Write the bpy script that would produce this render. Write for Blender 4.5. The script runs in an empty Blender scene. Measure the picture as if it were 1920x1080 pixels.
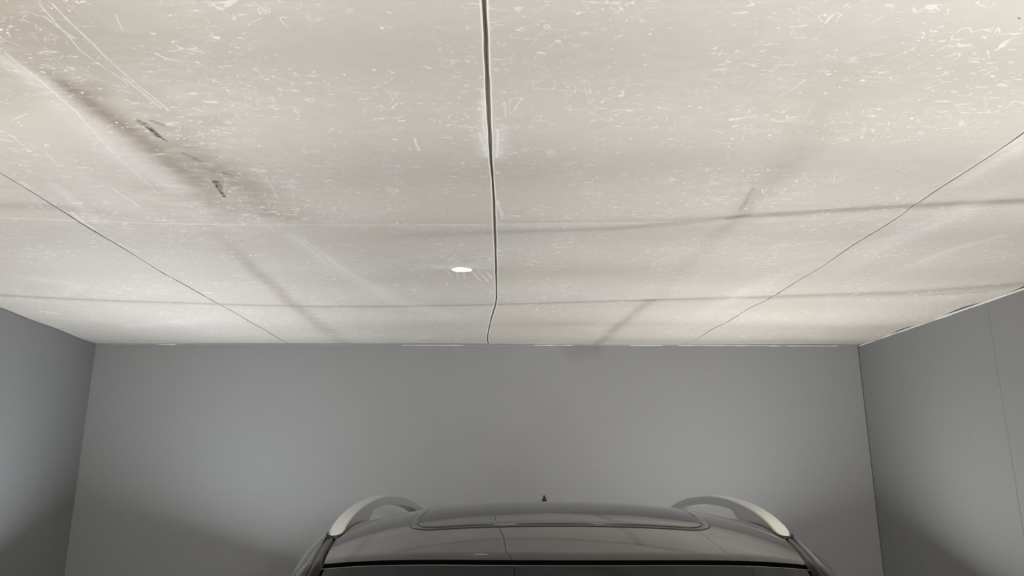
import bpy, bmesh, math, random
from mathutils import Vector, Matrix, noise as mn

# ------------------------------------------------------------------ camera, light, exposure
F = 1387.0                       # focal length in pixels of the 1920 wide frame
CAM_Z = 1.78
PITCH = math.radians(13.97)
YAW = math.radians(1.40)
CEIL = 2.58
sc = bpy.context.scene
col = sc.collection
cam_d = bpy.data.cameras.new('camera'); cam = bpy.data.objects.new('camera', cam_d); col.objects.link(cam)
cam.location = (0, 0, CAM_Z)
cam.rotation_euler = (math.pi/2 + PITCH, 0, -YAW)
cam_d.sensor_width = 36; cam_d.lens = 36*F/1920; cam_d.clip_start = 0.02
sc.camera = cam
w = bpy.data.worlds.new('world'); sc.world = w; w.use_nodes = True
w.node_tree.nodes['Background'].inputs[0].default_value = (0.5, 0.55, 0.6, 1)
w.node_tree.nodes['Background'].inputs[1].default_value = 0.0
sc.view_settings.view_transform = 'Standard'; sc.view_settings.look = 'None'
sc.view_settings.gamma = 1; sc.view_settings.use_curve_mapping = False
sc.view_settings.exposure = 0.03
sc.cycles.max_bounces = 6; sc.cycles.diffuse_bounces = 4; sc.cycles.glossy_bounces = 3

# added uplighters, unseen, to light the ceiling and walls: (x, y, head height, watts, colour, cone degrees, lean x, lean y)
ADDED_UPLIGHTS = [
    (-1.66, 3.85, 1.02, 25, (0.965, 0.972, 1.0), 178, 0.26, 0.30),
    ( 1.55, 3.85, 1.02, 22.5, (1.0, 0.985, 0.95), 178, -0.26, 0.30),
    (-1.75, 0.70, 0.80, 22, (1.0, 0.955, 0.895), 150, 0.15, -0.15),
    ( 1.75, 0.70, 0.80, 24, (1.0, 0.96, 0.935), 150, -0.15, -0.15),
    (-0.70, -2.2, 1.98, 80, (1.0, 0.965, 0.955), 170, 0.0, -1.00),
    ( 0.90, -2.2, 1.98, 84, (1.0, 0.965, 0.955), 170, 0.0, -1.00),
]

ROT = Matrix.Rotation(-YAW, 3, 'Z') @ Matrix.Rotation(math.pi/2 + PITCH, 3, 'X')
def ray(px, py): return (ROT @ Vector(((px-960)/F, -(py-540)/F, -1.0)))
def on_z(px, py, z):
    d = ray(px, py); t = (z-CAM_Z)/d.z
    return Vector((0, 0, CAM_Z)) + d*t
def on_y(px, py, y):
    d = ray(px, py); t = y/d.y
    return Vector((0, 0, CAM_Z)) + d*t
def C(px, py):
    p = on_z(px, py, CEIL); return (p.x, p.y)

# ------------------------------------------------------------------ helpers
def setp(o, label=None, cat=None, group=None, kind=None):
    if label: o['label'] = label
    if cat: o['category'] = cat
    if group: o['group'] = group
    if kind: o['kind'] = kind
    return o
def link(name, verts, faces, mat, parent=None, smooth=True):
    me = bpy.data.meshes.new(name); me.from_pydata([tuple(v) for v in verts], [], faces); me.update()
    o = bpy.data.objects.new(name, me); col.objects.link(o)
    if mat: me.materials.append(mat)
    if smooth: me.polygons.foreach_set('use_smooth', [True]*len(me.polygons))
    if parent: o.parent = parent
    return o
def empty(name, loc=(0, 0, 0), rz=0):
    o = bpy.data.objects.new(name, None); col.objects.link(o); o.location = loc; o.rotation_euler = (0, 0, rz)
    o.empty_display_size = 0.1
    return o
def grid_faces(nu, nv, off=0, flip=False):
    fs = []
    for j in range(nv-1):
        for i in range(nu-1):
            a = off+j*nu+i
            f = (a, a+1, a+nu+1, a+nu)
            fs.append(f[::-1] if flip else f)
    return fs
def box(name, lo, hi, mat, parent=None, bevel=0.0):
    bm = bmesh.new(); bmesh.ops.create_cube(bm, size=1)
    for v in bm.verts:
        for k in range(3): v.co[k] = lo[k] + (v.co[k]+.5)*(hi[k]-lo[k])
    if bevel: bmesh.ops.bevel(bm, geom=list(bm.edges), offset=bevel, segments=2, affect='EDGES')
    return bm_link(name, bm, mat, parent)
def bm_link(name, bm, mat, parent=None, smooth=False):
    bmesh.ops.recalc_face_normals(bm, faces=bm.faces)
    me = bpy.data.meshes.new(name); bm.to_mesh(me); bm.free()
    o = bpy.data.objects.new(name, me); col.objects.link(o)
    if mat: me.materials.append(mat)
    if smooth: me.polygons.foreach_set('use_smooth', [True]*len(me.polygons))
    if parent: o.parent = parent
    return o
def loft(name, rings, mat, parent=None, closed=True, caps=True, smooth=True):
    n = len(rings[0]); vs = [p for r in rings for p in r]; fs = []
    for j in range(len(rings)-1):
        for i in range(n if closed else n-1):
            a = j*n+i; b = j*n+(i+1) % n
            fs.append((a, b, b+n, a+n))
    if caps and closed:
        fs.append(tuple(range(n))[::-1]); m = (len(rings)-1)*n; fs.append(tuple(range(m, m+n)))
    o = link(name, vs, fs, mat, parent, smooth)
    bm = bmesh.new(); bm.from_mesh(o.data); bmesh.ops.recalc_face_normals(bm, faces=bm.faces); bm.to_mesh(o.data); bm.free()
    return o
def sharp(o, ang=35):
    bm = bmesh.new(); bm.from_mesh(o.data)
    for e in bm.edges:
        if len(e.link_faces) == 2 and e.calc_face_angle(0) > math.radians(ang): e.smooth = False
    bm.to_mesh(o.data); bm.free(); return o
def lerp(a, b, t): return a+(b-a)*t
def interp(pts, x):
    """piecewise linear with end extrapolation"""
    if x <= pts[0][0]: i = 0
    elif x >= pts[-1][0]: i = len(pts)-2
    else:
        i = 0
        while pts[i+1][0] < x: i += 1
    (x0, y0), (x1, y1) = pts[i], pts[i+1]
    return y0 + (y1-y0)*(x-x0)/(x1-x0)
def hermite(pts, x):
    """smooth (Catmull-Rom) interpolation, clamped ends extrapolated linearly"""
    n = len(pts)
    def m(i):
        if i == 0: return (pts[1][1]-pts[0][1])/(pts[1][0]-pts[0][0])
        if i == n-1: return (pts[-1][1]-pts[-2][1])/(pts[-1][0]-pts[-2][0])
        return (pts[i+1][1]-pts[i-1][1])/(pts[i+1][0]-pts[i-1][0])
    if x <= pts[0][0]: return pts[0][1]+m(0)*(x-pts[0][0])
    if x >= pts[-1][0]: return pts[-1][1]+m(n-1)*(x-pts[-1][0])
    i = 0
    while pts[i+1][0] < x: i += 1
    h = pts[i+1][0]-pts[i][0]; t = (x-pts[i][0])/h
    return ((2*t**3-3*t*t+1)*pts[i][1] + (t**3-2*t*t+t)*h*m(i) + (-2*t**3+3*t*t)*pts[i+1][1] + (t**3-t*t)*h*m(i+1))

# ------------------------------------------------------------------ materials
class NT:
    def __init__(s, name):
        s.m = bpy.data.materials.new(name); s.m.use_nodes = True
        s.t = s.m.node_tree; s.b = s.t.nodes['Principled BSDF']
    def n(s, typ, **kw):
        nd = s.t.nodes.new(typ)
        for k, v in kw.items(): setattr(nd, k, v)
        return nd
    def l(s, a, b): s.t.links.new(a, b)
    def val(s, sock, v):
        if isinstance(v, bpy.types.NodeSocket): s.l(v, sock)
        else: sock.default_value = v
    def math(s, op, a, b=0.5, clamp=False):
        nd = s.n('ShaderNodeMath', operation=op); nd.use_clamp = clamp
        s.val(nd.inputs[0], a); s.val(nd.inputs[1], b); return nd.outputs[0]
    def ramp(s, v, a, b, lo=0.0, hi=1.0):
        nd = s.n('ShaderNodeMapRange', interpolation_type='SMOOTHSTEP'); s.val(nd.inputs[0], v)
        nd.inputs[1].default_value = a; nd.inputs[2].default_value = b
        nd.inputs[3].default_value = lo; nd.inputs[4].default_value = hi; return nd.outputs[0]
    def noise(s, vec, scale, detail=2, rough=.5, dist=0.0):
        nd = s.n('ShaderNodeTexNoise'); s.l(vec, nd.inputs['Vector'])
        nd.inputs['Scale'].default_value = scale; nd.inputs['Detail'].default_value = detail
        nd.inputs['Roughness'].default_value = rough; nd.inputs['Distortion'].default_value = dist
        return nd
    def mix(s, fac, a, b):
        nd = s.n('ShaderNodeMix', data_type='RGBA')
        s.val(nd.inputs[0], fac); s.val(nd.inputs[6], a); s.val(nd.inputs[7], b); return nd.outputs[2]
    def scale(s, vec, xyz, rz=0):
        nd = s.n('ShaderNodeMapping'); s.l(vec, nd.inputs[0]); nd.inputs['Scale'].default_value = xyz
        nd.inputs['Rotation'].default_value = (0, 0, rz); return nd.outputs[0]
    def coord(s): return s.n('ShaderNodeTexCoord').outputs['Object']
    def attr(s, name):
        nd = s.n('ShaderNodeAttribute'); nd.attribute_name = name; return nd.outputs['Fac']
    def set(s, **kw):
        for k, v in kw.items(): s.val(s.b.inputs[k.replace('_', ' ')], v)
        return s.m

def plain(name, rgb, rough=.5, metal=0.0, var=.06, scale=6, coat=0.0, **kw):
    t = NT(name); c = t.coord(); nz = t.noise(c, scale, 3).outputs[0]
    a = tuple(max(0, x*(1-var)) for x in rgb)+(1,); b = tuple(x*(1+var) for x in rgb)+(1,)
    t.set(Base_Color=t.mix(nz, a, b), Roughness=rough, Metallic=metal)
    if coat: t.b.inputs['Coat Weight'].default_value = coat; t.b.inputs['Coat Roughness'].default_value = .03
    for k, v in kw.items(): t.b.inputs[k.replace('_', ' ')].default_value = v
    return t.m

def segment_group():
    """mask of a line segment A-B with half width W in the ceiling plane"""
    g = bpy.data.node_groups.new('segment_mask', 'ShaderNodeTree')
    for nm, ty in (('P', 'NodeSocketVector'), ('A', 'NodeSocketVector'), ('B', 'NodeSocketVector'), ('W', 'NodeSocketFloat')):
        g.interface.new_socket(nm, in_out='INPUT', socket_type=ty)
    g.interface.new_socket('Mask', in_out='OUTPUT', socket_type='NodeSocketFloat')
    gi = g.nodes.new('NodeGroupInput'); go = g.nodes.new('NodeGroupOutput')
    def vm(op, a, b=None, out=0):
        nd = g.nodes.new('ShaderNodeVectorMath'); nd.operation = op; g.links.new(a, nd.inputs[0])
        if b is not None: g.links.new(b, nd.inputs[1])
        return nd, nd.outputs[out]
    _, pa = vm('SUBTRACT', gi.outputs['P'], gi.outputs['A']); _, ba = vm('SUBTRACT', gi.outputs['B'], gi.outputs['A'])
    _, d1 = vm('DOT_PRODUCT', pa, ba, 1); _, d2 = vm('DOT_PRODUCT', ba, ba, 1)
    dv = g.nodes.new('ShaderNodeMath'); dv.operation = 'DIVIDE'; dv.use_clamp = True
    g.links.new(d1, dv.inputs[0]); g.links.new(d2, dv.inputs[1])
    sn, s_ = vm('SCALE', ba); g.links.new(dv.outputs[0], sn.inputs['Scale'])
    _, df = vm('SUBTRACT', pa, s_); _, ln = vm('LENGTH', df, None, 1)
    dw = g.nodes.new('ShaderNodeMath'); dw.operation = 'DIVIDE'; g.links.new(ln, dw.inputs[0]); g.links.new(gi.outputs['W'], dw.inputs[1])
    mr = g.nodes.new('ShaderNodeMapRange'); mr.interpolation_type = 'SMOOTHSTEP'
    g.links.new(dw.outputs[0], mr.inputs[0])
    mr.inputs[1].default_value = 1.0; mr.inputs[2].default_value = 0.15; mr.inputs[3].default_value = 0; mr.inputs[4].default_value = 1
    g.links.new(mr.outputs[0], go.inputs[0])
    return g
SEG = segment_group()

# thin marks on the ceiling boards, given as photo pixels and turned into places on the ceiling: (x0,y0,x1,y1,half width m,strength)
WHITE_LINES = [
    (62, 60, 135, 140, .0012, .35), (140, 208, 212, 280, .0022, .75), (212, 280, 296, 362, .0022, .7), (10, 95, 140, 208, .004, .5),
    (100, 0, 170, 75, .0025, .7), (170, 75, 245, 150, .0025, .7), (245, 150, 318, 206, .003, .7),
    (75, 0, 150, 90, .0025, .55), (150, 90, 238, 158, .002, .55), (84, 25, 138, 66, .005, .4), (230, 145, 300, 200, .005, .45),
    (215, 20, 232, 52, .0014, .7), (470, 305, 505, 345, .002, .45), (500, 330, 520, 372, .003, .4), (548, 345, 552, 400, .002, .35),
    (1460, 180, 1490, 165, .0013, .9), (1490, 165, 1512, 147, .0022, .9), (210, 352, 262, 386, .006, .45), (240, 360, 300, 375, .004, .3),
    (20, 250, 60, 280, .003, .5), (85, 285, 105, 300, .004, .5), (0, 190, 20, 195, .003, .5), (22, 225, 50, 212, .003, .5),
    (545, 435, 610, 490, .003, .55), (560, 440, 640, 500, .0025, .55), (580, 455, 690, 535, .0025, .45), (610, 480, 720, 545, .004, .4),
    (640, 510, 800, 568, .0025, .4), (1040, 168, 1082, 171, .0016, .8), (1088, 170, 1106, 169, .0014, .8),
    (1720, 490, 1870, 443, .004, .5), (1735, 497, 1850, 470, .004, .35), (1690, 430, 1770, 395, .005, .35), (1600, 470, 1790, 405, .006, .35),
    (905, 165, 912, 290, .006, .5), (935, 240, 931, 290, .006, .85), (945, 190, 950, 215, .006, .4), (900, 245, 914, 290, .007, .55),
    (777, 254, 786, 275, .005, .8), (796, 123, 806, 127, .004, .8), (932, 375, 942, 400, .008, .55), (930, 465, 940, 470, .010, .5),
    (825, 498, 915, 500, .05, .30), (838, 505, 845, 520, .006, .35), (855, 508, 858, 522, .006, .5), (868, 508, 871, 522, .006, .5),
    (885, 508, 900, 526, .008, .6), (898, 508, 915, 528, .008, .6), (910, 508, 922, 522, .008, .7), (820, 516, 834, 524, .005, .35),
    (880, 483, 922, 478, .008, .35), (914, 480, 920, 486, .006, .6), (75, 583, 110, 588, .012, .9), (385, 546, 398, 547, .012, .9),
    (440, 513, 455, 514, .010, .7), (1920, 245, 1850, 290, .012, .5), (1850, 290, 1780, 337, .010, .35),
    (135, 395, 175, 425, .010, .55), (220, 455, 260, 470, .012, .4), (40, 340, 60, 352, .01, .4), (0, 404, 140, 409, .0045, .75), (140, 409, 300, 415, .0042, .75), (300, 415, 520, 419, .0045, .8), (520, 419, 900, 417, .0042, .7), (930, 416, 1200, 413, .0035, .6), (1200, 413, 1420, 404, .0035, .4),
]
DARK_LINES = [
    (262, 226, 282, 238, .012, .6), (272, 231, 300, 252, .011, 1.0), (296, 250, 314, 260, .005, .9), (284, 226, 304, 232, .010, .5),
    (404, 340, 413, 352, .016, 1.0), (408, 350, 421, 368, .009, 1.0), (410, 318, 432, 326, .012, .45), (345, 282, 372, 296, .012, .35), (395, 318, 410, 320, .004, .5),
    (1412, 352, 1390, 388, .012, .28), (1210, 563, 1226, 562, .022, .5), (1663, 317, 1667, 317, .002, .7), (1697, 329, 1702, 327, .0025, .7), (1907, 23, 1910, 25, .003, .7),
    (446, 447, 456, 451, .004, .5), (1365, 406, 1400, 399, .02, .3),
]

def ceiling_material(bb=None):
    """bb: extent of one board; only the marks that lie on it go into its material"""
    t = NT('scuffed_ceiling_board'); c = t.coord()
    wob = t.noise(c, 9, 1); sub = t.n('ShaderNodeVectorMath', operation='SUBTRACT'); t.l(wob.outputs['Color'], sub.inputs[0]); sub.inputs[1].default_value = (.5, .5, .5)
    sc_ = t.n('ShaderNodeVectorMath', operation='SCALE'); t.l(sub.outputs[0], sc_.inputs[0]); sc_.inputs['Scale'].default_value = .012
    pw = t.n('ShaderNodeVectorMath', operation='ADD'); t.l(c, pw.inputs[0]); t.l(sc_.outputs[0], pw.inputs[1])
    flat = t.n('ShaderNodeVectorMath', operation='MULTIPLY'); t.l(pw.outputs[0], flat.inputs[0]); flat.inputs[1].default_value = (1, 1, 0)
    P = flat.outputs[0]
    def lines(L):
        acc = None; Q = P
        for (x0, y0, x1, y1, hw, st) in L:
            a = C(x0, y0); b = C(x1, y1)
            if bb is None or max(a[0], b[0]) < bb[0]-.03 or min(a[0], b[0]) > bb[1]+.03 or max(a[1], b[1]) < bb[2]-.03 or min(a[1], b[1]) > bb[3]+.03: continue
            if acc is not None:      # evaluate the marks one after another (keeps the shader stack small)
                ma = t.n('ShaderNodeVectorMath', operation='MULTIPLY_ADD'); t.l(acc, ma.inputs[0]); ma.inputs[1].default_value = (1e-7, 1e-7, 0); t.l(P, ma.inputs[2]); Q = ma.outputs[0]
            g = t.n('ShaderNodeGroup'); g.node_tree = SEG; t.l(Q, g.inputs['P'])
            g.inputs['A'].default_value = (a[0], a[1], 0); g.inputs['B'].default_value = (b[0], b[1], 0); g.inputs['W'].default_value = hw
            v = t.math('MULTIPLY', g.outputs[0], st)
            acc = v if acc is None else t.math('MAXIMUM', acc, v)
        return acc if acc is not None else 0.0
    # overall board tone
    big = t.attr('tone_a')
    base = t.mix(t.ramp(big, .3, .7), (.600, .577, .520, 1), (.650, .632, .590, 1))
    tint = t.attr('tone_b')
    base = t.mix(t.ramp(tint, .52, .72, 0, .30), base, (.655, .615, .595, 1))
    mott = t.noise(t.scale(c, (1, 2.5, 1)), 14, 2, .6).outputs[0]
    base = t.mix(t.ramp(mott, .35, .7, 0, .14), base, (.52, .50, .43, 1))
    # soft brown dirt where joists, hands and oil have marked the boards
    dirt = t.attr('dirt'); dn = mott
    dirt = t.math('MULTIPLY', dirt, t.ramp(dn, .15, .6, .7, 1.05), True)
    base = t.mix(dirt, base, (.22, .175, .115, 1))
    grey = t.attr('ghost_shade')  # joist ghosting, plus crease shade painted along the cross seam
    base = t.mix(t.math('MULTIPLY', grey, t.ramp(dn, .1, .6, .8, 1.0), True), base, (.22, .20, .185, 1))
    # pale rubbed areas, plus light painted in at the back left
    sm = t.noise(t.scale(c, (10, 30, 1), .6), 3, 2, .6).outputs[0]
    rub_glow = t.math('MULTIPLY', t.attr('rub_glow'), t.ramp(sm, .25, .65, .55, 1.0), True)
    base = t.mix(rub_glow, base, (.86, .85, .84, 1))
    # white flecks: dashes and curling hair-thin scratches
    patch = t.attr('tone_c'); pm = t.ramp(patch, .44, .56)
    cur = t.noise(c, 13, 2, .5, 1.2).outputs[0]
    ridge = t.math('ABSOLUTE', t.math('SUBTRACT', cur, .5))
    brk = t.noise(c, 38, 2).outputs[0]
    worm = t.math('MULTIPLY', t.math('MULTIPLY', t.ramp(ridge, .016, .004), t.ramp(brk, .47, .58)), t.math('MULTIPLY', pm, .58))
    cur2 = t.noise(t.scale(c, (1, 1, 1), .5), 5.5, 3, .5, 1.5).outputs[0]
    ridge2 = t.math('ABSOLUTE', t.math('SUBTRACT', cur2, .48))
    worm2 = t.math('MULTIPLY', t.ramp(ridge2, .005, .0015), t.math('MULTIPLY', t.ramp(tint, .48, .60), .6))
    fl = t.noise(t.scale(c, (1, 1.15, 1), .35), 72, 2, .55, .4).outputs[0]
    fp = t.noise(c, 9, 1, .6).outputs[0]
    fleck = t.math('MULTIPLY', t.ramp(fl, .655, .70), t.math('MULTIPLY', t.ramp(fp, .50, .60), .85))
    fl2 = t.noise(t.scale(c, (.5, 1.6, 1), -.5), 48, 2, .6, .0).outputs[0]
    fleck2 = t.math('MULTIPLY', t.ramp(fl2, .62, .72), t.math('MULTIPLY', pm, .5))
    white = t.math('MAXIMUM', t.math('MAXIMUM', worm, worm2), t.math('MAXIMUM', fleck, fleck2))
    lw = t.math('MULTIPLY', lines(WHITE_LINES), t.ramp(t.noise(t.scale(c, (1, 1, 1), .3), 70, 3, .6).outputs[0], .30, .60, .35, 1.0))
    white = t.math('MAXIMUM', white, lw)
    ed = t.attr('edge')
    white = t.math('MAXIMUM', white, t.math('MULTIPLY', t.ramp(ed, .0040, .0024), .9))
    base = t.mix(white, base, (.97, .965, .95, 1))
    # fine dark specks and the black scorch marks
    vo = t.n('ShaderNodeTexVoronoi'); t.l(c, vo.inputs['Vector']); vo.inputs['Scale'].default_value = 9
    pick = t.n('ShaderNodeSeparateColor'); t.l(vo.outputs['Color'], pick.inputs[0])
    speck = t.math('MULTIPLY', t.ramp(vo.outputs['Distance'], .026, .014), t.math('MULTIPLY', t.math('GREATER_THAN', pick.outputs[0], .55), .65))
    sd = t.math('MULTIPLY', lines(DARK_LINES), t.ramp(t.noise(t.scale(c, (1, 1.3, 1), .5), 75, 4, .7).outputs[0], .36, .52, .2, 1.0))
    base = t.mix(t.math('MAXIMUM', speck, sd), base, (.035, .032, .03, 1))
    rough = t.ramp(mott, .3, .7, .58, .70)
    t.set(Base_Color=base, Roughness=rough)
    t.b.inputs['Specular IOR Level'].default_value = .40
    bp = t.n('ShaderNodeBump'); bp.inputs['Strength'].default_value = .25; bp.inputs['Distance'].default_value = .002
    t.l(t.noise(t.scale(c, (.6, 1.6, 1)), 9, 3, .6).outputs[0], bp.inputs['Height']); t.l(bp.outputs[0], t.b.inputs['Normal'])
    return t.m

def wall_material():
    t = NT('grey_wall_paint'); c = t.coord()
    nz = t.noise(c, .9, 4, .55).outputs[0]; fine = t.noise(c, 40, 3).outputs[0]
    base = t.mix(nz, (.230, .237, .240, 1), (.245, .251, .253, 1))
    base = t.mix(t.ramp(fine, .3, .7, 0, .10), base, (.265, .269, .269, 1))
    vo = t.n('ShaderNodeTexVoronoi'); t.l(c, vo.inputs['Vector']); vo.inputs['Scale'].default_value = 2.3
    pick = t.n('ShaderNodeSeparateColor'); t.l(vo.outputs['Color'], pick.inputs[0])
    sp = t.math('MULTIPLY', t.ramp(vo.outputs['Distance'], .020, .010), t.math('MULTIPLY', t.math('GREATER_THAN', pick.outputs[0], .7), .45))
    base = t.mix(sp, base, (.08, .08, .08, 1))
    g = t.n('ShaderNodeGroup'); g.node_tree = SEG        # dark smudge at the head of the back wall
    ns = t.noise(c, 16, 3); ad = t.n('ShaderNodeVectorMath', operation='MULTIPLY_ADD'); t.l(ns.outputs['Color'], ad.inputs[0])
    ad.inputs[1].default_value = (.08, .0, .08); t.l(c, ad.inputs[2]); t.l(ad.outputs[0], g.inputs['P'])
    p = on_y(1085, 655, YB_MID)
    g.inputs['A'].default_value = (p.x-.0, p.y, p.z+.04); g.inputs['B'].default_value = (p.x+.12, p.y, p.z+.05); g.inputs['W'].default_value = .11
    base = t.mix(t.math('MULTIPLY', g.outputs[0], .22), base, (.11, .11, .10, 1))
    t.set(Base_Color=base, Roughness=.55); t.b.inputs['Specular IOR Level'].default_value = .35
    bp = t.n('ShaderNodeBump'); bp.inputs['Strength'].default_value = .06; bp.inputs['Distance'].default_value = .002
    t.l(fine, bp.inputs['Height']); t.l(bp.outputs[0], t.b.inputs['Normal'])
    return t.m

# ------------------------------------------------------------------ room shell
BL = Vector(C(180, 645)); BR = Vector(C(1609, 648))          # back corners on the ceiling
LF = Vector(C(0, 577)); RF = Vector(C(1920, 540))            # points along the side walls' heads
YB_MID = (BL.y+BR.y)/2
YF = -3.0                                                    # garage door wall behind the photographer
def left_x(y): return BL.x + (LF.x-BL.x)*(y-BL.y)/(LF.y-BL.y)
def right_x(y): return BR.x + (RF.x-BR.x)*(y-BR.y)/(RF.y-BR.y)
def back_y(x): return BL.y + (BR.y-BL.y)*(x-BL.x)/(BR.x-BL.x)
M_WALL = wall_material()
M_DARK = plain('dusty_deck', (.30, .275, .225), .9)
M_CAULK = plain('white_caulk', (.80, .79, .77), .6)
M_FLOOR = plain('concrete_floor', (.24, .235, .225), .75, scale=3, var=.15)
M_DOOR = plain('door_panel_paint', (.42, .42, .42), .5)

def wall(name, a, b, top=CEIL+.05, thick=.12, out=(0, 1)):
    o = Vector(out)*thick
    vs = [(a[0], a[1], 0), (b[0], b[1], 0), (b[0], b[1], top), (a[0], a[1], top)]
    vs += [(v[0]+o.x, v[1]+o.y, v[2]) for v in vs]
    fs = [(0, 1, 2, 3), (7, 6, 5, 4), (0, 4, 5, 1), (1, 5, 6, 2), (2, 6, 7, 3), (3, 7, 4, 0)]
    ob = link(name, vs, fs, M_WALL, None, False)
    bm = bmesh.new(); bm.from_mesh(ob.data); bmesh.ops.recalc_face_normals(bm, faces=bm.faces); bm.to_mesh(ob.data); bm.free()
    return setp(ob, kind='structure')
fl = (left_x(YF), YF); fr = (right_x(YF), YF)
setp(wall('wall_back', BL, BR, out=(0, 1)), 'plain grey painted wall behind the car')
setp(wall('wall_left', fl, (left_x(BL.y+.12), BL.y+.12), out=(-1, 0)), 'grey painted side wall on the left')
wr = setp(wall('wall_right', fr, (right_x(BR.y+.12), BR.y+.12), out=(1, 0)), 'grey painted side wall on the right')
setp(wall('wall_front', fl, fr, out=(0, -1)), 'grey wall behind the photographer')
flo = box('floor', (fl[0]-.2, YF-.2, -.1), (fr[0]+.2, BL.y+.3, 0), M_FLOOR); setp(flo, 'grey concrete garage floor', kind='structure')
# faint upright joint in the right wall
for (px, py) in ((1853, 585),):
    d = ray(px, py); n = Vector((1, -(RF.x-BR.x)/(RF.y-BR.y))); k = (BR.x*n.x+BR.y*n.y)/(d.x*n.x+d.y*n.y); p = d*k
    jt = box('panel_joint', (p.x-.0015, p.y-.0018, 0.02), (p.x+.002, p.y+.0018, CEIL-.01), plain('joint_filler', (.228, .233, .235), .7), wr)
# sectional door behind the photographer
dr = empty('door_1', (0, YF+.012, 0)); setp(dr, 'grey sectional garage door behind the photographer', kind='structure')
for k in range(4): box('door_panel', (-1.5, -.01, .02+k*.55), (1.5, .03, .555+k*.55), M_DOOR, dr, .008)

# ceiling: backing deck carrying four columns of boards with open joints
deck = box('ceiling', (fl[0]-.2, YF-.2, CEIL+.022), (fr[0]+.2, BL.y+.3, CEIL+.13), M_DARK)
setp(deck, 'scuffed off-white boarded ceiling with open dark seams', kind='structure')
TY = sorted([(C(*p)[0], C(*p)[1]) for p in [(0, 404), (140, 409), (300, 415), (520, 419), (900, 417), (1200, 413), (1420, 404), (1650, 392), (1920, 381)]])
WAVE_P = C(960, 608)[1]
def sag(x, y):
    """undulation of the thin boards below their fixings"""
    rgt = 1/(1+math.exp(-(x+.25)*1.6))
    ph = mn.noise(Vector((x*.5, y*.35, 3.0)))*1.3
    k = 2*math.pi/.54
    z = (.0020 + .0040*rgt)*math.sin(k*(y-WAVE_P) + ph + .25*x)
    z += .005*mn.noise(Vector((x*.75, y*1.1, 7.7))) + .004*mn.noise(Vector((x*1.2+4, y*3.2, 1.2)))
    jy = hermite(JOIST, max(JOIST[0][0], min(JOIST[-1][0], x)))
    z += .0035*math.exp(-((y-jy)/.03)**2)                     # boards pulled up along the joist
    d = (y - hermite(TY, max(TY[0][0], min(TY[-1][0], x))))
    if x > -.6: z += .0055*max(0, min(1, (x+.6)/2.0))*math.exp(-((d+.01)/.028)**2)
    e = min(back_y(x)-y, x-left_x(y), right_x(y)-x)
    return z - .004 + .004*math.exp(-max(e, 0)/.08)
JOIST = sorted([(C(*p)[0], C(*p)[1]) for p in [(0, 552), (200, 562), (450, 571), (600, 573), (900, 572), (1220, 562), (1500, 553), (1700, 548), (1920, 536)]])

def C_sag(px, py):
    p = on_z(px, py, CEIL)
    for _ in range(4): p = on_z(px, py, CEIL + .6*(sag(p.x, p.y)+.003))
    return (p.x, p.y)
def seam_curve(pts):
    den = []
    for a, b in zip(pts, pts[1:]):
        n = max(1, int(math.hypot(b[0]-a[0], b[1]-a[1])/14)); den += [(lerp(a[0], b[0], k/n), lerp(a[1], b[1], k/n)) for k in range(n)]
    pts = den + [pts[-1]]
    out = sorted(((C_sag(*p)[1], C_sag(*p)[0]) for p in pts))
    out = [o for i, o in enumerate(out) if i == 0 or o[0]-out[i-1][0] > .004]
    y0, x0 = out[0]; xe = out[-1][1]
    out = [(YF, x0 + (x0-out[3 if len(out) > 3 else 1][1])*.0)] + out if y0 > YF+.5 else out
    return out
SEAMS = [seam_curve([(-300, 141), (0, 321), (310, 512), (430, 579), (545, 646)]),
         seam_curve([(908, 0), (912, 100), (916, 200), (921, 300), (926, 370), (928, 430), (930, 500), (931, 555), (929, 572), (921, 596), (915, 625), (914, 636), (916, 647)]),
         seam_curve([(2200, 53), (1920, 244), (1780, 340), (1600, 459), (1480, 536), (1280, 648)])]
GAPS = [.0030, .0042, .0030]
def row_y(r, x):
    if r == 0: return back_y(x) - .004
    ym = hermite(TY, max(TY[0][0], min(TY[-1][0], x)))
    if r == 1: return ym
    if r == 2: return ym*.2 - .62 if False else -.16
    return YF + .004
def col_x(c, side, y):
    """left/right border of board column c at depth y"""
    k = c-1+side
    if k < 0: return left_x(y) + .004
    if k > 2: return right_x(y) - .004
    yy = max(y, 1.0) if k == 1 else max(y, .6)
    x = (interp(SEAMS[k], yy-.02)+interp(SEAMS[k], yy)+interp(SEAMS[k], yy+.02))/3 if k == 1 else (interp(SEAMS[k], yy-.05)+2*interp(SEAMS[k], yy)+interp(SEAMS[k], yy+.05))/4
    g = GAPS[k]*(1 + .45*mn.noise(Vector((k*7.1, y*2.3, 0))))
    x += .0012*mn.noise(Vector((k*3.3+side*9, y*14, 4)))
    return x + g if side == 0 else x - g

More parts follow.
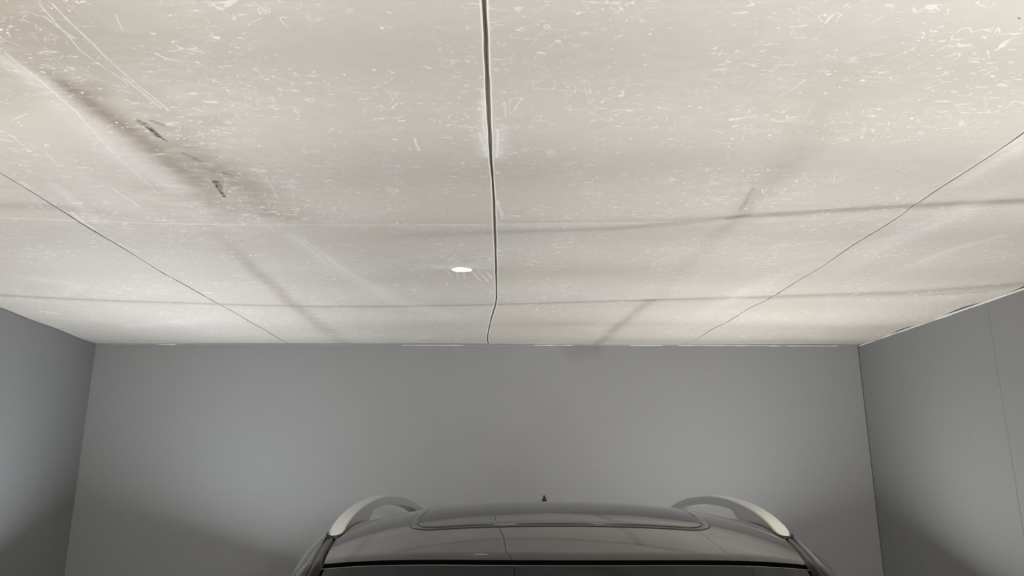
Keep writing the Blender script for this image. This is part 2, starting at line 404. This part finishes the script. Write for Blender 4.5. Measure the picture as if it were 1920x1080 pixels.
def seg_d(x, y, a, b):
    bx, by = b[0]-a[0], b[1]-a[1]; L = bx*bx+by*by
    h = max(0, min(1, ((x-a[0])*bx+(y-a[1])*by)/L)) if L else 0
    return math.hypot(x-a[0]-h*bx, y-a[1]-h*by), h
class Stroke:
    """soft-edged mark along a polyline of photo pixels laid on the ceiling: points are (px, py, half width m, strength)"""
    def __init__(s, pts):
        s.p = [(C(a, b), w_, st) for a, b, w_, st in pts]
        m = max(w_ for _, w_, _ in s.p)*1.7
        s.bb = (min(q[0][0] for q in s.p)-m, max(q[0][0] for q in s.p)+m, min(q[0][1] for q in s.p)-m, max(q[0][1] for q in s.p)+m)
    def at(s, x, y):
        if not (s.bb[0] < x < s.bb[1] and s.bb[2] < y < s.bb[3]): return 0.0
        best = 0
        for (a, w0, s0), (b, w1, s1) in zip(s.p, s.p[1:]):
            d, h = seg_d(x, y, a, b); w_ = lerp(w0, w1, h); st = lerp(s0, s1, h)
            v = st*math.exp(-(d/w_)**2*1.1) if d < 2*w_ else 0
            best = max(best, v)
        return best
GHOST_SHADE = [Stroke(p) for p in [
    [(700, 447, .03, .0), (790, 440, .035, .16), (930, 432, .03, .26), (1150, 423, .026, .34), (1380, 403, .024, .48), (1600, 392, .026, .56), (1920, 379, .028, .58)],  # shaded side of the seam crease, painted in
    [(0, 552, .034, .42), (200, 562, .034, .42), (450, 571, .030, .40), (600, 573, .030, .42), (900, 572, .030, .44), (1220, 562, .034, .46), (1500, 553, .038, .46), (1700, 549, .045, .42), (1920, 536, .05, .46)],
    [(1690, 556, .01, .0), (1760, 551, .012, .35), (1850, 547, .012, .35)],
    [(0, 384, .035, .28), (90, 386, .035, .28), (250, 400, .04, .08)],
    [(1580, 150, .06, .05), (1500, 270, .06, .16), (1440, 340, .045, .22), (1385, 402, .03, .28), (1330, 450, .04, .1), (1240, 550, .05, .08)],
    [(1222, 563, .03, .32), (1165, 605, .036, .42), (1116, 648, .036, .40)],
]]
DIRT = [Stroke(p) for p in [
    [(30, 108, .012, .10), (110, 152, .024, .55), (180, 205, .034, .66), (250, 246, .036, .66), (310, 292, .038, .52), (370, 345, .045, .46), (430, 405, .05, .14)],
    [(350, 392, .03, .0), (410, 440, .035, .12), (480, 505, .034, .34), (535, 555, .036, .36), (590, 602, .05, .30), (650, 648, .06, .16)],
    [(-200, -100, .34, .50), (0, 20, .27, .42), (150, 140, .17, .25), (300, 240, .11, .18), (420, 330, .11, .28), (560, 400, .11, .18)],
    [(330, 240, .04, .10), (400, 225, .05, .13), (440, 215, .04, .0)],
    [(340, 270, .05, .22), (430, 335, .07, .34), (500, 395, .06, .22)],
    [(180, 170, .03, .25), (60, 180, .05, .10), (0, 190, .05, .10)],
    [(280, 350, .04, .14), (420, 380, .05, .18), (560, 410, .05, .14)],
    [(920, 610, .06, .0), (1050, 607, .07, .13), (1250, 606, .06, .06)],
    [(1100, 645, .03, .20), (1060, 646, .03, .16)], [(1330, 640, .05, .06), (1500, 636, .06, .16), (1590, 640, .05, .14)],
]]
RUB_GLOW = [Stroke(p) for p in [
    [(0, 105, .02, .5), (70, 150, .03, .5), (140, 215, .045, .45), (230, 290, .06, .45), (330, 350, .05, .35)],
    [(545, 440, .03, .30), (640, 505, .05, .35), (740, 560, .06, .30), (880, 600, .08, .12)],
    [(1560, 515, .06, .15), (1700, 440, .06, .38), (1790, 400, .05, .30), (1900, 345, .03, .05)],
    [(1650, 520, .04, .10), (1760, 478, .04, .30), (1880, 440, .03, .22)],
    [(1320, 590, .06, .15), (1420, 535, .06, .30), (1520, 495, .05, .15)],
    [(60, 150, .05, .10), (100, 300, .08, .18), (240, 390, .06, .2)],
    [(780, 500, .03, .08), (860, 496, .05, .38), (925, 490, .04, .34)],
    [(908, 190, .016, .35), (910, 285, .02, .55)], [(938, 235, .016, .45), (934, 290, .02, .6)],
    [(1800, 345, .03, .3), (1920, 262, .03, .55)], [(100, 560, .03, .0), (150, 533, .04, .3), (60, 520, .05, .2)],
    [(100, 345, .02, .4), (180, 410, .02, .3)], [(260, 610, .1, .3), (330, 605, .1, .3), (420, 590, .08, .1)],  # last stroke paints the pool of light near the back wall
]]
def ssum(L, x, y):
    v = 0
    for s in L:
        q = s.at(x, y); v = v + q - v*q*.6
    return min(v, .95)

M_FAR = plain('plain_ceiling_board', (.61, .587, .535), .6)
def board(c, r):
    fine = r < 2
    nu = 92 if fine else 16; nv = (190 if r == 0 else 190) if fine else 30
    eu = [0, .003, .008]; us = None
    y_a = row_y(r+1, 0); y_b = row_y(r, 0)
    width = col_x(c, 1, (y_a+y_b)/2)-col_x(c, 0, (y_a+y_b)/2)
    edge = [0, .0025/width, .0045/width, .010/width]
    us = edge + [lerp(edge[-1], 1-edge[-1], i/(nu-1)) for i in range(1, nu-1)] + [1-e for e in reversed(edge)]
    ln = y_b-y_a; ve = [0, .003/ln, .008/ln]
    vs_ = ve + [lerp(ve[-1], 1-ve[-1], i/(nv-1)) for i in range(1, nv-1)] + [1-e for e in reversed(ve)]
    V = []; dirt = []; ghost_shade = []; rub_glow = []; ed = []
    for v in vs_:
        for u in us:
            y0 = lerp(y_a, y_b, v)
            x = lerp(col_x(c, 0, y0), col_x(c, 1, y0), u)
            y = lerp(row_y(r+1, x)+.0006, row_y(r, x)-.0006, v)
            xl, xr = col_x(c, 0, y), col_x(c, 1, y)
            x = lerp(xl, xr, u)
            z = CEIL + sag(x, y)
            de = 1.0
            if c > 0: de = min(de, (x-xl)*(.9 if c == 2 else 3.5))
            if c < 3: de = min(de, (xr-x)*(.9 if c == 1 else 3.5))
            if de < .004: z -= .0008*(1-max(de, 0)/.004)
            V.append((x, y, z)); ed.append(max(de, 0))
            if fine: dirt.append(ssum(DIRT, x, y)); ghost_shade.append(ssum(GHOST_SHADE, x, y)); rub_glow.append(ssum(RUB_GLOW, x, y))
            else: dirt.append(0); ghost_shade.append(0); rub_glow.append(0)
    n = len(us); m = len(vs_)
    Fs = grid_faces(n, m, 0, True)
    # turned-up board edge, so that the joints are open slots with depth
    rim = [i for i in range(n)] + [j*n+n-1 for j in range(1, m)] + [(m-1)*n+i for i in range(n-2, -1, -1)] + [j*n for j in range(m-2, 0, -1)]
    o0 = len(V)
    for i in rim:
        V.append((V[i][0], V[i][1], V[i][2]+.014)); dirt.append(.55); ghost_shade.append(.3); rub_glow.append(0); ed.append(1)
    for q in range(len(rim)):
        q2 = (q+1) % len(rim); Fs.append((rim[q], rim[q2], o0+q2, o0+q))
    bb = (min(v[0] for v in V), max(v[0] for v in V), min(v[1] for v in V), max(v[1] for v in V))
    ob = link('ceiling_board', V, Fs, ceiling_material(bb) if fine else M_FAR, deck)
    if fine:
        for nm, f, oct_, of in (('tone_a', 1.1, 4, 0), ('tone_b', 2.6, 3, 11.3), ('tone_c', 4.2, 3, 23.7)):
            at = ob.data.attributes.new(nm, 'FLOAT', 'POINT')
            at.data.foreach_set('value', [.5+.26*mn.fractal(Vector((x*f+of, y*f, of)), 1.0, 2.0, oct_) for x, y, z in V])
    for nm, dat in (('dirt', dirt), ('ghost_shade', ghost_shade), ('rub_glow', rub_glow), ('edge', ed)):
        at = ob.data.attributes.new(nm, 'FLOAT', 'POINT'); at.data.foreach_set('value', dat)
    return sharp(ob, 50)
for r in range(3):
    for c in range(4): board(c, r)
M_STRIP = plain('dusty_joint_strip', (.27, .25, .20), .9, var=.2, scale=30)
M_STRIP2 = plain('dark_joint_strip', (.07, .065, .055), .9, var=.2, scale=30)
for k in range(3):                       # strips seen through the open joints
    vs = []
    for i in range(161):
        y = lerp(YF+.01, back_y(0)-.004, i/160); x = (col_x(k, 1, y)+col_x(k+1, 0, y))/2
        for dx in (-.02, .02): vs.append((x+dx, y, CEIL+sag(x, y)+.0045))
    link('joint_strip', vs, grid_faces(2, 161, 0, True), M_STRIP if k == 1 else M_STRIP2, deck)

# caulk left along the wall heads: broken, uneven beads
def bead(name, path, rad, label):
    rings = []
    for i, (x, y, rr) in enumerate(path):
        rings.append([(x + nx*rr*math.cos(a)*1.0, y + ny*rr*math.cos(a), CEIL-.002-rr*.3 + rr*.8*math.sin(a)) for a in [2*math.pi*k/6 for k in range(6)] for nx, ny in ((rad[0], rad[1]),)])
    o = loft(name, rings, M_CAULK); return setp(o, label, kind='structure')
def back_rad(px):
    on = any(a <= px <= b for a, b in ((300, 330), (758, 870), (1000, 1075), (1180, 1240), (1270, 1570)))
    return (.0034 + .0030*mn.noise(Vector((px*.05, 1, 0)))) if on else .0006
path = []
for px in range(200, 1600, 6):
    x, y = C(px, 645 + 3*(px-180)/1430); path.append((x, back_y(x)-.003, max(.0005, back_rad(px))))
bead('trim_1', path, (0, 1), 'broken white caulk bead at the head of the back wall')
path = []
for i in range(90):
    y = lerp(BR.y-.02, 1.6, i/89); x = right_x(y)-.003; q = mn.noise(Vector((y*6, 3, 0)))
    rr = (.006+.004*q) if y > 3.0 else .0016+.001*q
    path.append((x, y, max(rr, .0006)))
bead('trim_2', path, (1, 0), 'white caulk bead at the head of the right wall')
# dark open joint in the right back corner
M_CRN = plain('dirty_corner_joint', (.09, .085, .06), .8)
cj = box('trim_3', (BR.x-.0045, BR.y-.003, .02), (BR.x+.002, BR.y+.002, CEIL-.004), M_CRN); setp(cj, 'thin dirty joint line in the right back corner', kind='structure')

# bright oval opening in the ceiling beside the middle seam
p = C(866, 502)
t = NT('bright_spot'); c_ = t.coord(); t.set(Base_Color=(.9, .9, .9, 1), Roughness=.5, Emission_Color=t.mix(t.noise(c_, 40).outputs[0], (.95, 1, .99, 1), (1, 1, 1, 1)), Emission_Strength=2.6); M_SPOT = t.m
M_RIM = plain('spot_rim', (.62, .63, .63), .4)
sp = empty('ceiling_light', (p[0], p[1], CEIL)); setp(sp, 'small glaring white oval light in the ceiling beside the middle seam', 'light')
def oval(name, a, b, z0, z1, mat, inner=None):
    N = 36; f = lambda k, s: (a*s*math.cos(2*math.pi*k/N)*(1+.05*math.sin(4*math.pi*k/N+.5)), b*s*math.sin(2*math.pi*k/N)*(1+.10*math.sin(6*math.pi*k/N+1)))
    if inner is None:
        rings = [[(*f(k, 1), z1) for k in range(N)], [(*f(k, 1), z0) for k in range(N)], [(*f(k, .8), z0-.001) for k in range(N)]]
        return loft(name, rings, mat, sp)
    rings = [[(*f(k, s), z) for k in range(N)] for s, z in ((1, z1), (1, z0), (inner, z0-.001), (inner, z1))]
    return loft(name, rings, mat, sp, True, False)
zs = sag(*p)
oval('lens', .040, .032, zs-.003, zs+.01, M_SPOT); oval('rim', .045, .037, zs-.0025, zs+.01, M_RIM, .89)

# ------------------------------------------------------------------ added floor uplighters, unseen, there only for their light
M_BLK = plain('black_plastic', (.015, .015, .015), .45)
M_STEEL = plain('stand_steel', (.35, .35, .36), .35, .9)
def cyl(name, a, b, r0, r1, mat, parent, n=16):
    a = Vector(a); b = Vector(b); d = (b-a).normalized(); u = d.orthogonal().normalized(); v = d.cross(u)
    rings = [[tuple(p_+(u*math.cos(2*math.pi*k/n)+v*math.sin(2*math.pi*k/n))*r) for k in range(n)] for p_, r in ((a, r0), (b, r1))]
    return sharp(loft(name, rings, mat, parent))
PLACES = ['beside the car tail by the left wall', 'beside the car tail by the right wall', 'beside the car nose by the left wall', 'beside the car nose by the right wall', 'before the garage door on the left', 'before the garage door on the right']
for (x, y, hz, watt, rgb, cone, lx, ly), plc in zip(ADDED_UPLIGHTS, PLACES):
    e = empty('added_uplight', (x, y, 0)); setp(e, 'added unseen black tripod uplight standing '+plc, 'added_lamp', 'added tripod uplights around the car')
    for k in range(3):
        a = 2*math.pi*k/3+.4; cyl('leg', (0, 0, .28), (.26*math.cos(a), .26*math.sin(a), .012), .010, .010, M_BLK, e, 8)
    cyl('pole', (0, 0, .2), (0, 0, hz-.06), .014, .012, M_STEEL, e)
    rings = [[(r*math.cos(2*math.pi*k/24), r*math.sin(2*math.pi*k/24), z) for k in range(24)] for r, z in ((.03, hz-.07), (.17, hz-.03), (.21, hz), (.203, hz), (.17, hz-.02))]
    sharp(loft('lamp_head', rings, M_BLK, e))
    ld = bpy.data.lights.new('added_light', 'AREA'); ld.shape = 'DISK'; ld.size = .4; ld.energy = watt; ld.color = rgb; ld.spread = math.radians(cone)
    lo = bpy.data.objects.new('added_light', ld); col.objects.link(lo); lo.parent = e; lo.location = (0, 0, hz+.05); lo.rotation_euler = (math.pi+ly, lx, 0)

# ------------------------------------------------------------------ the car
def paint_material():
    t = NT('brown_grey_car_paint'); c = t.coord()
    fl_ = t.noise(c, 900, 1).outputs[0]; du = t.noise(t.scale(c, (1, 2, 1)), 7, 5, .6).outputs[0]
    base = t.mix(t.ramp(fl_, .4, .7), (.013, .0112, .0105, 1), (.022, .019, .0175, 1))
    base = t.mix(t.ramp(du, .45, .75, 0, .05), base, (.20, .19, .18, 1))
    t.set(Base_Color=base, Roughness=.45, Metallic=.0)
    t.b.inputs['Specular IOR Level'].default_value = .15
    t.b.inputs['Coat IOR'].default_value = 1.45; t.b.inputs['Coat Weight'].default_value = 1.0; t.b.inputs['Coat Roughness'].default_value = .035
    return t.m
M_PAINT = paint_material()
def glass_material(name, rgb, rough, ior):
    t = NT(name); c = t.coord(); sm = t.noise(c, 5, 4, .6).outputs[0]
    t.set(Base_Color=t.mix(sm, tuple(x*.8 for x in rgb)+(1,), rgb+(1,)), Roughness=t.ramp(sm, .3, .8, rough, rough+.05))
    t.b.inputs['IOR'].default_value = ior
    return t.m
M_GLASS = glass_material('dark_windscreen_glass', (.006, .006, .006), .02, 1.36)
M_SUN = glass_material('sunroof_glass', (.02, .019, .018), .02, 1.8)
M_RUB = plain('black_rubber', (.012, .011, .011), .5)
M_MOULD = plain('gloss_black_moulding', (.008, .007, .007), .20, Specular_IOR_Level=.22)
M_ALU = plain('satin_aluminium', (.86, .85, .81), .30, 1.0, var=.03)
M_TRIM = plain('sunroof_seal_grey', (.06, .056, .053), .35)
M_EDGE = plain('glass_edge', (.13, .13, .125), .5)

DROP = [(1.55, .312), (1.75, .248), (1.90, .206), (2.02, .173), (2.14, .1445), (2.24, .1250), (2.34, .1112), (2.44, .1030), (2.54, .0998), (2.64, .1008), (2.9, .1100), (3.2, .1260), (3.6, .158), (4.02, .215)]
def crown(x): x = abs(x); return .10*x*x + .12*x**4
def roof_z(x, y): return CAM_Z - hermite(DROP, y) - crown(x)
def header_y(x): return 1.90 + .31*x*x
WID = [(2.02, .620), (2.15, .636), (2.4, .655), (2.8, .660), (3.2, .648), (3.6, .622), (4.02, .585)]
def half_w(y): return hermite(WID, y)

ph = on_z(1062, 1050, CAM_Z-.207); pf = on_z(1021, 938, CAM_Z-.13); pf = on_y(1021, 938, 3.78)
ang = math.atan2(pf.x-ph.x, pf.y-ph.y)
axis = Vector((math.sin(ang), math.cos(ang), 0))
org = Vector((ph.x, ph.y, 0)) - axis*1.90
car = empty('car', org, -ang); setp(car, 'dark brown-grey car with silver roof rails parked before the grey back wall', 'car')

# roof panel
NU, NV = 61, 90
vs = []
for j in range(NV):
    for i in range(NU):
        u = -1+2*i/(NU-1); v = j/(NV-1)
        x = u*.62; y = header_y(x)
        for _ in range(3):
            y = lerp(header_y(x), 4.02, v); x = u*half_w(max(y, 2.02))
        z = roof_z(x, y)
        if j == 0: z -= .006; y += .001
        vs.append((x, y, z))
fs = grid_faces(NU, NV)
link('roof', vs, fs, M_PAINT, car)

# sunroof: black gap, body of the seal, glass
SX, SY0, SY1, SR = .432, 2.135, 3.05, .085
def outline(inset):
    x1 = SX-inset; y0 = SY0+inset; y1 = SY1-inset; r = max(SR-inset, .02); pts = []
    def bowy(x, y): return y + (.12*x*x)*(1 if y < 2.6 else -.2)
    def line(a, b, n):
        for k in range(n): pts.append((lerp(a[0], b[0], k/n), lerp(a[1], b[1], k/n)))
    def arc(cx, cy, a0):
        for k in range(12):
            a = a0+math.pi/2*k/12; pts.append((cx+r*math.cos(a), cy+r*math.sin(a)))
    line((-x1+r, y0), (x1-r, y0), 40); arc(x1-r, y0+r, -math.pi/2)
    line((x1, y0+r), (x1, y1-r), 30); arc(x1-r, y1-r, 0)
    line((x1-r, y1), (-x1+r, y1), 40); arc(-x1+r, y1-r, math.pi/2)
    line((-x1, y1-r), (-x1, y0+r), 30); arc(-x1+r, y0+r, math.pi)
    return [(x, bowy(x, y)) for x, y in pts]
def ring_on_roof(insets):
    return [[(x, y, roof_z(x, y)+off) for x, y in outline(i_)] for i_, off in insets]
sr = empty('sunroof', (0, 0, 0)); sr.parent = car
loft('gap', ring_on_roof([(-.0008, .0006), (.026, .0009)]), M_RUB, sr, True, False)
loft('seal', ring_on_roof([(.0012, .0004), (.0016, .0014), (.0200, .0016), (.0205, .0006)]), M_PAINT, sr, True, False)
rings = ring_on_roof([(.0235, .0005), (.024, .0022), (.026, .0026)])
base_o = outline(.026); cx, cy = 0, (SY0+SY1)/2
for s in (.93, .8, .65, .5, .35, .2, .08, .02):
    rings.append([(cx+(x-cx)*s, cy+(y-cy)*s, roof_z(cx+(x-cx)*s, cy+(y-cy)*s)+.0026) for x, y in base_o])
loft('glass', rings, M_SUN, sr, True, True)

# windscreen, its upper gap and bright glass edge
Z_CORNER = roof_z(.62, header_y(.62))
APIL = [(0.0, .620, header_y(.62), Z_CORNER), (.25, .640, 1.80, Z_CORNER-.135), (.6, .680, 1.47, Z_CORNER-.330), (1.0, .735, 1.10, Z_CORNER-.520)]
def pil(t_):
    return tuple(hermite([(a[0], a[k]) for a in APIL], t_) for k in (1, 2, 3))
def screen_pt(u, t_):
    wx, ye, ze = pil(t_); x = u*wx
    bow = lerp(header_y(.62)-1.90, .20, t_); dz = lerp(roof_z(u*.62, header_y(u*.62))-Z_CORNER, .03*(1-u*u), max(0, t_))
    return (x, ye - bow*(1-u*u), ze + dz)
def screen_strip(name, t0, t1, nt, mat, off=0.0, umax=1.0):
    vs = []
    for j in range(nt):
        t_ = lerp(t0, t1, j/(nt-1))
        for i in range(41):
            q = screen_pt(-umax+2*umax*i/40, t_); vs.append((q[0], q[1]-off*.5, q[2]+off*.87))
    return link(name, vs, grid_faces(41, nt, 0, True), mat, car)
t = NT('black_gap'); t.set(Base_Color=t.mix(t.noise(t.coord(), 20).outputs[0], (.001, .001, .001, 1), (.003, .003, .003, 1)), Roughness=1.0); t.b.inputs['Specular IOR Level'].default_value = 0; M_GAP = t.m
screen_strip('header_gap', -.003, .024, 4, M_GAP, -.0045)
screen_strip('glass_edge', .0190, .0212, 2, M_EDGE, -.0016)
screen_strip('windscreen', .0212, .985, 30, M_GLASS, -.002, .985)

# roof edge spine (roof side, then down the windscreen pillar), mouldings, cant rails
def spine():
    pts = []
    for k in range(60):
        y = lerp(4.02, header_y(.62), k/59); x = half_w(y); pts.append((x, y, roof_z(x, y)))
    for k in range(1, 40): pts.append(pil(k/39))
    return pts
SP = spine()
def side_strip(name, prof, s, mat, a=0, b=None, parent=None):
    seq = SP[a:b]; rings = [[(s*(x+dx), y+dy, z+dz) for dx, dy, dz in prof] for x, y, z in seq]
    return loft(name, rings, mat, parent or car, False, False)
for s in (-1, 1):
    side_strip('roof_moulding', [(-.001, 0, -.002), (.001, 0, -.009), (.006, 0, -.010), (.008, 0, -.003), (.016, 0, .0005), (.026, -.0, -.002), (.034, 0, -.009), (.036, 0, -.016)], s, M_MOULD)
    side_strip('cant_rail', [(.034, .0, -.016), (.038, 0, -.008), (.050, 0, -.010), (.066, 0, -.018), (.082, 0, -.032), (.094, 0, -.052), (.104, 0, -.085), (.104, 0, -.12)], s, M_PAINT)

# roof rails
RAIL_T = [(2.265, .004), (2.33, .016), (2.45, .033), (2.6, .052), (2.8, .074), (3.0, .088), (3.25, .093), (3.5, .086), (3.75, .062), (3.92, .032), (4.02, .006)]
for s in (-1, 1):
    rail = empty('roof_rail'); rail.parent = car
    rings = []; feet = []
    n = 70
    for k in range(n):
        y = lerp(2.265, 4.02, k/(n-1)); xe = half_w(y) + .012; ze = roof_z(half_w(y), y)
        T = hermite(RAIL_T, y); th = .034
        fa = max(0, min(1, (2.80-y)/.10)); fb = max(0, min(1, (y-3.74)/.06)); f = max(fa, fb)
        B = lerp(max(T-th, .001), -.002, f)
        B = min(B, T-.003)
        wd = .046*min(1, .45 + (y-2.265)/.035*.55)
        inn = xe-wd*.5; out = xe+wd*.5
        if y < 2.325: inn = out-wd
        bv = min(.0035, (T-B)*.25)
        sec = [(out, B), (inn, B), (inn, T-bv), (inn+bv, T), (out-bv*2, T+.001), (out, T-bv*1.5)]
        rings.append([(s*x, y, ze+z) for x, z in sec])
        if f > 0: feet.append((xe, y, ze, wd))
    sharp(loft('bar', rings, M_ALU, rail), 22)
    for lo_, hi_ in ((2.262, 2.79), (3.75, 4.02)):
        rg = []
        for k in range(20):
            y = lerp(lo_, hi_, k/19); xe = half_w(y)+.012; ze = roof_z(half_w(y), y); wd = .028 if k else .018
            rg.append([(s*(xe+dx*wd), y, ze+dz) for dx, dz in ((-1, -.012), (-1, .0048), (1, .0030), (1, -.012))])
        loft('foot_gasket', rg, M_RUB, rail)

# shark fin aerial on the rear of the roof
rg = []
yb = 3.78
for k in range(10):
    q = k/9; h = q*.080; hw = lerp(.032, .004, q**1.1); y0 = yb-.085+.115*q; y1 = yb+.085-.02*q
    if k == 9: y0 = y1-.02
    zb = roof_z(0, yb)-.012
    rg.append([(hw*math.cos(a), (y0+y1)/2+(y1-y0)/2*math.sin(a), zb+h) for a in [2*math.pi*i/16 for i in range(16)]])
loft('aerial', rg, M_MOULD, car)

# lower body, bonnet, side glass, tail, wheels (below the picture but standing where they belong)
BELT = 1.06
def plan(y):  return hermite([(-.30, .55), (-.18, .74), (0.05, .86), (.5, .915), (1.2, .925), (2.4, .93), (3.6, .925), (4.1, .90), (4.36, .80), (4.42, .70)], y)
def top(y): return hermite([(-.30, .72), (-.15, .86), (.2, .95), (.7, 1.01), (1.1, 1.045), (1.4, BELT), (2.4, BELT), (3.6, BELT+.02), (4.2, BELT+.03), (4.42, BELT)], y)
ys = [-.30+4.72*k/70 for k in range(71)]
rings = []
for y in ys:
    W = plan(y); T = top(y); lo_ = .26 if .1 < y < 4.1 else .34
    half = [(0, T+.03 if y < 1.3 else T), (W*.45, T+.02 if y < 1.3 else T), (W*.80, T), (W*.93, T-.03), (W*.985, T-.12), (W, T-.26), (W*.995, .55), (W*.97, .38), (W*.92, lo_), (0, lo_)]
    rings.append([(x, y, z) for x, z in half] + [(-x, y, z) for x, z in half[-2:0:-1]])
sharp(loft('body', rings, M_PAINT, car), 60)
for s in (-1, 1):
    def side_pt(y, t_):
        x0 = half_w(max(2.02, y))+.100; z0 = roof_z(half_w(max(2.02, y)), max(2.02, y))-.10
        if y < 2.02:
            k = (2.02-y)/(2.02-1.14); px_, py_, pz_ = pil(min(1, k)); x0 = px_+.10; z0 = max(pz_-.06, BELT+.005)
        x1 = plan(y)*.90; z1 = top(y)-.012
        return (s*(lerp(x0, x1, t_)+.02*math.sin(math.pi*t_)), y, lerp(z0, z1, t_))
    def side_glass(name, ya, yb_, t0, t1, mat, o=0.0):
        vs = [side_pt(lerp(ya, yb_, i/20), lerp(t0, t1, j/8)) for j in range(9) for i in range(21)]
        vs = [(v[0]+s*o, v[1], v[2]) for v in vs]
        return link(name, vs, grid_faces(21, 9, 0, s < 0), mat, car)
    side_glass('side_window', 1.22, 2.42, .0, 1.0, M_GLASS); side_glass('side_window', 2.52, 3.40, .0, 1.0, M_GLASS); side_glass('side_window', 3.50, 4.0, .0, 1.0, M_GLASS)
    side_glass('door_pillar', 2.42, 2.52, 0, 1, M_MOULD, .002); side_glass('door_pillar', 3.40, 3.50, 0, 1, M_MOULD, .002)
    # mirror
    rg = []
    for k in range(9):
        q = -1+2*k/8; r_ = math.sqrt(max(.05, 1-q*q*.9))
        rg.append([(s*(1.02+.11*q), 1.28+.05*r_*math.cos(a), 1.10+.075*r_*math.sin(a)) for a in [2*math.pi*i/12 for i in range(12)]])
    loft('wing_mirror', rg, M_PAINT, car)
    box('mirror_arm', (min(s*.84, s*.95), 1.25, 1.05), (max(s*.84, s*.95), 1.31, 1.09), M_MOULD, car, .008)
    for y in (1.95, 2.95): box('door_handle', (min(s*.905, s*.945), y, .90), (max(s*.905, s*.945), y+.2, .93), M_PAINT, car, .006)
    for y in (.55, 3.35):
        wh = empty('wheel', (s*.80, y, .345)); wh.parent = car
        tor = [(r_, x) for r_, x in ((.22, -.10), (.31, -.112), (.340, -.09), (.345, 0), (.340, .09), (.31, .112), (.22, .10))]
        rg = [[(x, r_*math.cos(2*math.pi*k/36), r_*math.sin(2*math.pi*k/36)) for k in range(36)] for r_, x in tor]
        loft('tyre', rg, M_RUB, wh, True, True)
        rg = [[(s*x+s*.03, r_*math.cos(2*math.pi*k/36), r_*math.sin(2*math.pi*k/36)) for k in range(36)] for r_, x in ((.225, .075), (.215, .085), (.20, .06), (.06, .075), (.04, .085))]
        loft('rim', rg, M_ALU, wh)
        rg = [[(s*x, y+r_*math.cos(a), .345+r_*math.sin(a)) for a in [math.pi*k/24-.1 for k in range(27)]] for x, r_ in ((.80, .385), (.935, .385), (.940, .42), (.90, .43))]
        loft('wheel_arch', rg, M_RUB, car, False, False)
    rg = [[(s*(.60+.13*math.cos(a)*q), -.15-.04*q0+.10*math.cos(a)*q, .76+.06*math.sin(a)*q) for a in [2*math.pi*k/20 for k in range(20)]] for q, q0 in ((1, 0), (1, .8), (.6, 1.2), (.05, 1.4))]
    loft('headlight', rg, plain('headlight_lens', (.5, .5, .5), .1), car)
box('grille', (-.40, -.325, .62), (.40, -.27, .76), M_MOULD, car, .01)
box('bumper', (-.62, -.33, .36), (.62, -.22, .56), M_MOULD, car, .03)
# tailgate
vs = []
for j in range(13):
    v = j/12
    for i in range(25):
        u = -1+2*i/24; W = lerp(.66, .86, v); z0 = roof_z(.585*u, 4.02)
        vs.append((u*W, lerp(4.02, 4.37, v**.8)-.05*u*u*v, lerp(z0, BELT, v)))
link('rear_window', vs, grid_faces(25, 13, 0, True), M_GLASS, car)
